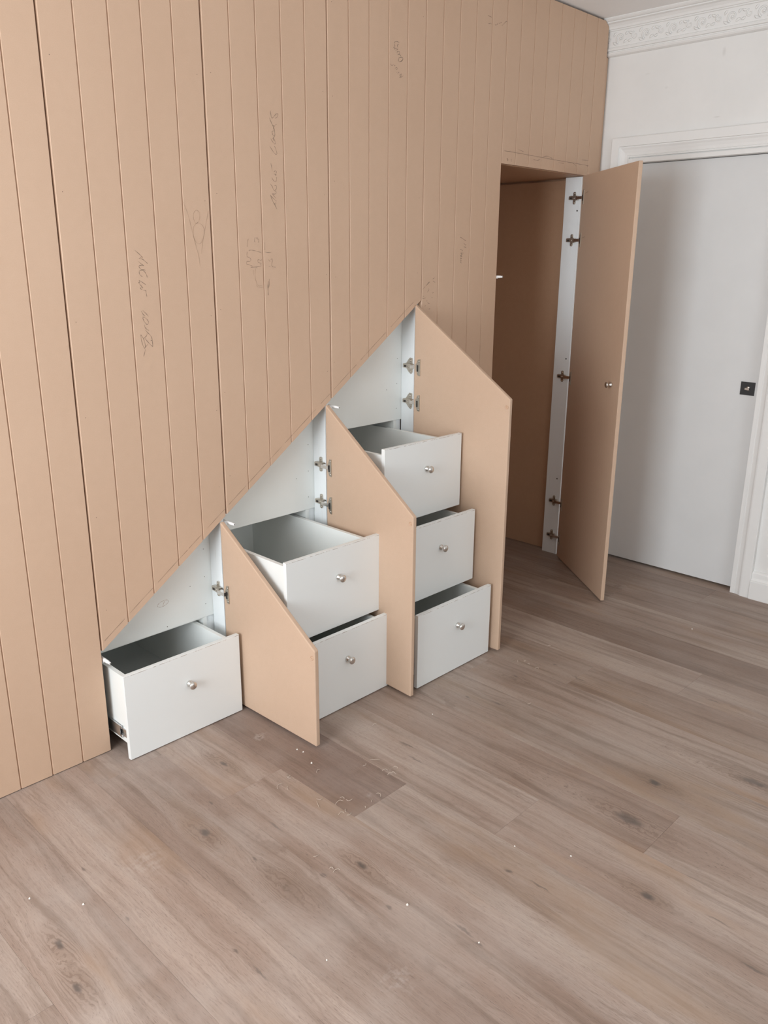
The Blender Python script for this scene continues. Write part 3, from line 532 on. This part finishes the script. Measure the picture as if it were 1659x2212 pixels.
UNITS = [
    ('under-stair cupboard of one pulled-out white drawer, the smallest, beside the floor-length panels', [(-0.102, 0.0035, 0.010)], [0.425], (-1.1, 0.468), 1),
    ('under-stair cupboard with two pulled-out white drawers, middle one of the stepped three', [(-0.348, 0.0035, 0.016), (-0.304, 0.3045, 0.018)], [0.800, 0.651], (3.0, 0.964), 0),
    ('under-stair cupboard with three pulled-out white drawers and the tallest slanted door', [(-0.446, 0.0035, 0.018), (-0.350, 0.3025, 0.022), (-0.268, 0.6030, 0.026)], [1.138, 0.991], (-2.3, 1.4575), 2),
]
for i, (label, drs, hz_, (ang, hx), var) in enumerate(UNITS):
    X0 = 0.5*i; XJ = X0+0.482
    t = empty('drawer_cupboard', (X0+.25, 0.30, 0)); tag(t, label, 'cupboard', group='stepped drawer cupboards under the stairs')
    ztop = lambda x: hz(x) + 0.10
    MB().prism([(XJ, 0.0), (XJ+.0175, 0.0), (XJ+.0175, ztop(XJ+.0175)), (XJ, ztop(XJ))], lambda x, z: (x, .0195, z), lambda x, z: (x, .090, z)).build('jamb_post', M_PRIM, t, bevel=.0015)
    zi = (0.3095, 0.6135, 0.906)[i]; xi0 = X0 + 0.0008
    MB().prism([(xi0, zi), (XJ+.004, zi), (XJ+.004, ztop(XJ)), (xi0, max(ztop(xi0), zi+.02))], lambda x, z: (x, .0905, z), lambda x, z: (x, .106, z)).build('infill_panel', M_MEL, t, bevel=.0006, seg=1)
    # small screw holes and a pencilled mark on the infill
    mb = MB()
    for (px, pz) in ((XJ-.03, zi+.05), (XJ-.028, zi+.155), (XJ-.026, zi+.26), (XJ-.09, zi+.135), (X0+.29, zi+.012))[:4 if i else 5]:
        if pz < hz(px)-.02: mb.lathe((px, .0902, pz), (0, 1, 0), [(.0016, 0), (.0016, .001)], 6)
    tag(mb.build('screw_holes', M_DARK, t), kind='stuff')
    if i == 0:
        mb = MB(); el = [(.280+.021*math.cos(a)+.006*math.sin(a), .4125+.0105*math.sin(a)) for a in [k*.45 for k in range(15)]]
        ribbon(mb, el, .0011, .0901); ribbon(mb, [(.278, .403), (.286, .420)], .0011, .0901); mb.build('pencil_mark', M_FAINT, t)
    if i == 0: MB().box(X0+.0008, X0+.436, .1065, .125, zi-.010, zi+.006).build('top_rail', M_MEL, t)
    MB().box(X0+.437, X0+.4529, .0915, .64, .002, zi-.0006).build('side_panel', M_MEL, t)
    MB().box(X0+.4535, XJ+.004, .0975, .112, .002, zi-.0006).build('filler_strip', M_PRIM, t)
    MB().box(X0-.0125, X0-.0006, .0925, .64, .002, zi).build('side_panel', M_MEL, t)
    MB().box(X0-.0005, XJ-.0005, .645, .661, .002, ztop(XJ)).build('back_panel', M_MEL, t)
    # slanted MDF door standing open
    a = math.radians(ang); d = Vector((-math.sin(a), -math.cos(a), 0)); n = Vector((-math.cos(a), math.sin(a), 0)); up = Vector((0, 0, 1))
    W = 0.4755; o = Vector((hx, -0.0035, 0))
    zh, zf = hz(X0+.5)-.019, hz(X0+.5-.478)-.0165
    mb = MB().prism([(0, .010), (W, .010), (W, zf), (0, zh)], lambda p, q: tuple(o + d*p + up*q), lambda p, q: tuple(o + d*p + up*q - n*.018))
    door = mb.build('door', M_MDFB, t, bevel=0.0038, seg=3)
    for k, z in enumerate(hz_): hinge(door, XJ, z, o, d, n, wing=(i == 2))
    cz = zf - (.026 if i < 2 else .03)
    mb = MB().lathe(o + d*(W-.013) + up*cz, n, [(.0075, 0), (.0075, .0012), (.0055, .0018), (.0055, .0008), (.0022, .0008), (.0022, .0022), (.0004, .0024)], 18)
    tag(mb.build('strike_cup', M_TAN, door), 'tan plastic strike button')
    for yf, z0, drop in drs: drawer(t, X0+.012, yf, z0, drop)
    latch(t, X0+.0062, hz(X0)-.0305)

# ------------------------------------------------------------------ tall cupboard at the corner
t = empty('tall_cupboard', (2.35, 0.3, 0)); tag(t, 'tall walk-in cupboard with its MDF door swung open, in the corner by the white door', 'cupboard')
XJ = 2.685
MB().box(XJ, 2.729, .0195, .112, .0005, 1.957).build('jamb_post', M_PRIM, t, bevel=.002)
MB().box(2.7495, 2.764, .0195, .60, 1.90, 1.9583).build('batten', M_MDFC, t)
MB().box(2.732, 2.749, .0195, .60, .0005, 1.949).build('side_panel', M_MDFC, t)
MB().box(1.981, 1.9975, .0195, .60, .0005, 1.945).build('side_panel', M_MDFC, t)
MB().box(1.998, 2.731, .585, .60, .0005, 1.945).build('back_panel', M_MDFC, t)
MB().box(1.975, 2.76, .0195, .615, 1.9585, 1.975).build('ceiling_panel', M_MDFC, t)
mb = MB()
for (hy, hz2) in ((.035, 1.80), (.040, 1.075), (.045, .43), (.05, .13)): mb.lathe((XJ-.0003, hy, hz2), (1, 0, 0), [(.004, 0), (.004, .001)], 8)
tag(mb.build('screw_holes', M_DARK, t), kind='stuff')
Hin = Vector((2.656, -0.0025, 0)); Fin = Vector((2.2595, -0.5045, 0)); d = (Fin-Hin).normalized(); W = (Fin-Hin).length
n = Vector((d.y, -d.x, 0)); 
if n.x > 0: n = -n
up = Vector((0, 0, 1))
mb = MB().prism([(0, .006), (W, .006), (W, 1.957), (0, 1.957)], lambda p, q: tuple(Hin + d*p + up*q), lambda p, q: tuple(Hin + d*p + up*q - n*.018))
door = mb.build('door', M_MDFB, t, bevel=.0025, seg=3)
for z in (1.859, 1.661, .984, .306, .110): hinge(door, XJ, z, Hin, d, n, yo=.010)
kb = Hin + d*(W-0.0865) + up*1.0256 + n*0.0001
knob(door, kb, math.atan2(n.x, -n.y))
latch(t, 2.006, 1.492, -.028)
for z in (1.868, 1.664):
    MB().obox(Hin + n*.0001 + up*z, (d + up*.12).normalized(), up, n, (.045, .085), (0, .0014), (0, .0004)).build('pencil_mark', M_PENCIL, door)

# ------------------------------------------------------------------ debris on the floor
SH = [(0.404,-0.579,'sh'),(0.526,-0.652,'sh'),(0.571,-0.659,'ln'),(0.55,-0.727,'sh'),(0.55,-0.756,'sh'),(0.582,-0.738,'sh'),(0.313,-0.519,'sh'),(0.322,-0.532,'sh'),(0.27,-0.553,'sh'),(0.284,-0.577,'sh'),(0.288,-0.7,'ln'),(0.356,-0.731,'sh'),(0.373,-0.745,'sh'),(0.339,-0.746,'sh'),(0.331,-0.782,'sh'),(0.37,-0.809,'sh'),(0.441,-0.797,'sh'),(0.418,-0.807,'sh'),(0.298,-0.773,'sh'),(0.308,-0.783,'sh'),(0.321,-0.797,'sh'),(0.72,-0.516,'sh'),(1.691,-0.589,'sh'),(1.49,-0.609,'sh'),(1.473,-0.632,'sh'),(1.473,-0.676,'sh'),(1.226,-0.803,'sh'),(0.135,-0.953,'sh'),(0.128,-0.933,'sh'),(0.139,-0.855,'sh'),(0.394,-0.278,'sh'),(1.483,-0.591,'sh'),(0.311,-0.681,'sh')]
CR = [(0.432,-0.433),(0.437,-0.458),(0.415,-0.525),(-0.078,-1.145),(0.55,-1.227),(0.625,-1.36),(-0.477,-0.463),(-0.391,-0.579),(0.211,-1.366),(0.918,-0.606),(2.274,-0.953),(0.18,-1.162)]
for k, (x, y, ty) in enumerate(SH):
    rr = random.Random(100+k); a0 = rr.uniform(0, 6.28); rad = rr.uniform(.005, .014); arc = rr.uniform(0.8, 2.9)
    if ty == 'ln':
        L = .034; a0 = 2.3 if x > .5 else 1.1
        pts = [(x+math.cos(a0)*L*(s-.5), y+math.sin(a0)*L*(s-.5)+.002*s*(1-s), .0009) for s in (0, .25, .5, .75, 1)]
        lab, grp = ('thin straight pale wood sliver crossing the right edge of the dark plank' if x > .5 else 'thin straight pale wood sliver left of the dark plank'), None
    else:
        pts = [(x+math.cos(a0+arc*s)*rad*(1+.5*s), y+math.sin(a0+arc*s)*rad, .0011+.0035*math.sin(3.14*s)*rr.random()) for s in [q/8 for q in range(9)]]
        if x > 1.2: lab, grp = 'tiny pale curled wood shaving on the floor before the tallest slanted door', 'shavings before the tallest slanted door'
        elif x > .68: lab, grp = 'tiny pale curled wood shaving just in front of the lower middle drawer', 'shavings before the middle drawers'
        elif y < -.84: lab, grp = 'tiny pale curled wood shaving on the pale plank below the dark plank', 'shavings below the dark plank'
        elif x > .54: lab, grp = 'tiny pale curled wood shaving at the right-hand edge of the dark plank', 'shavings at the right edge of the dark plank'
        elif x < .325: lab, grp = 'tiny pale curled wood shaving just left of the dark floor plank', 'shavings left of the dark plank'
        elif y < -.7: lab, grp = 'tiny pale curled wood shaving on the near end of the dark plank', 'shavings on the near end of the dark plank'
        else: lab, grp = 'tiny pale curled wood shaving on the dark plank beside the lowest slanted door', 'shavings on the dark plank by the lowest door'
    c0 = pts[len(pts)//2]
    o = MB().tube(pts, [.0004]+[.0007]*(len(pts)-2)+[.0003], 5).build('wood_shaving' if ty != 'ln' else 'wood_sliver', M_SHAVE, at=(c0[0], c0[1], 0.0))
    tag(o, lab, 'wood shaving', grp)
for k, (x, y) in enumerate(CR):
    rr = random.Random(300+k); s = rr.uniform(.0022, .0038)
    me = MB(); ring = [(math.cos(q)*s*rr.uniform(.7, 1.2), math.sin(q)*s*rr.uniform(.7, 1.2)) for q in (0, 1.05, 2.1, 3.14, 4.2, 5.25)]
    me.prism(ring, lambda p, q: (x+p, y+q, .0), lambda p, q: (x+p*.6, y+q*.6, s*.9))
    if .3 < x < .56 and y > -.6: lab, grp = 'tiny white crumb of board on the dark plank beside the lowest slanted door', 'white crumbs on the dark plank'
    elif x < -.3: lab, grp = 'tiny white crumb of board on the planks at the far left', 'white crumbs at the left'
    elif x > 2: lab, grp = 'tiny white crumb of board on the floor in front of the white door', None
    elif x > .8: lab, grp = 'tiny white crumb of board in front of the lowest drawer of the tallest cupboard', None
    elif x > .5: lab, grp = 'tiny white crumb of board on the open floor right of the dark plank', 'white crumbs right of the dark plank'
    else: lab, grp = 'tiny white crumb of board on the open floor in the foreground', 'white crumbs in the foreground'
    tag(me.build('board_crumb', M_CRUMB, at=(x, y, 0.0)), lab, 'crumb', grp)
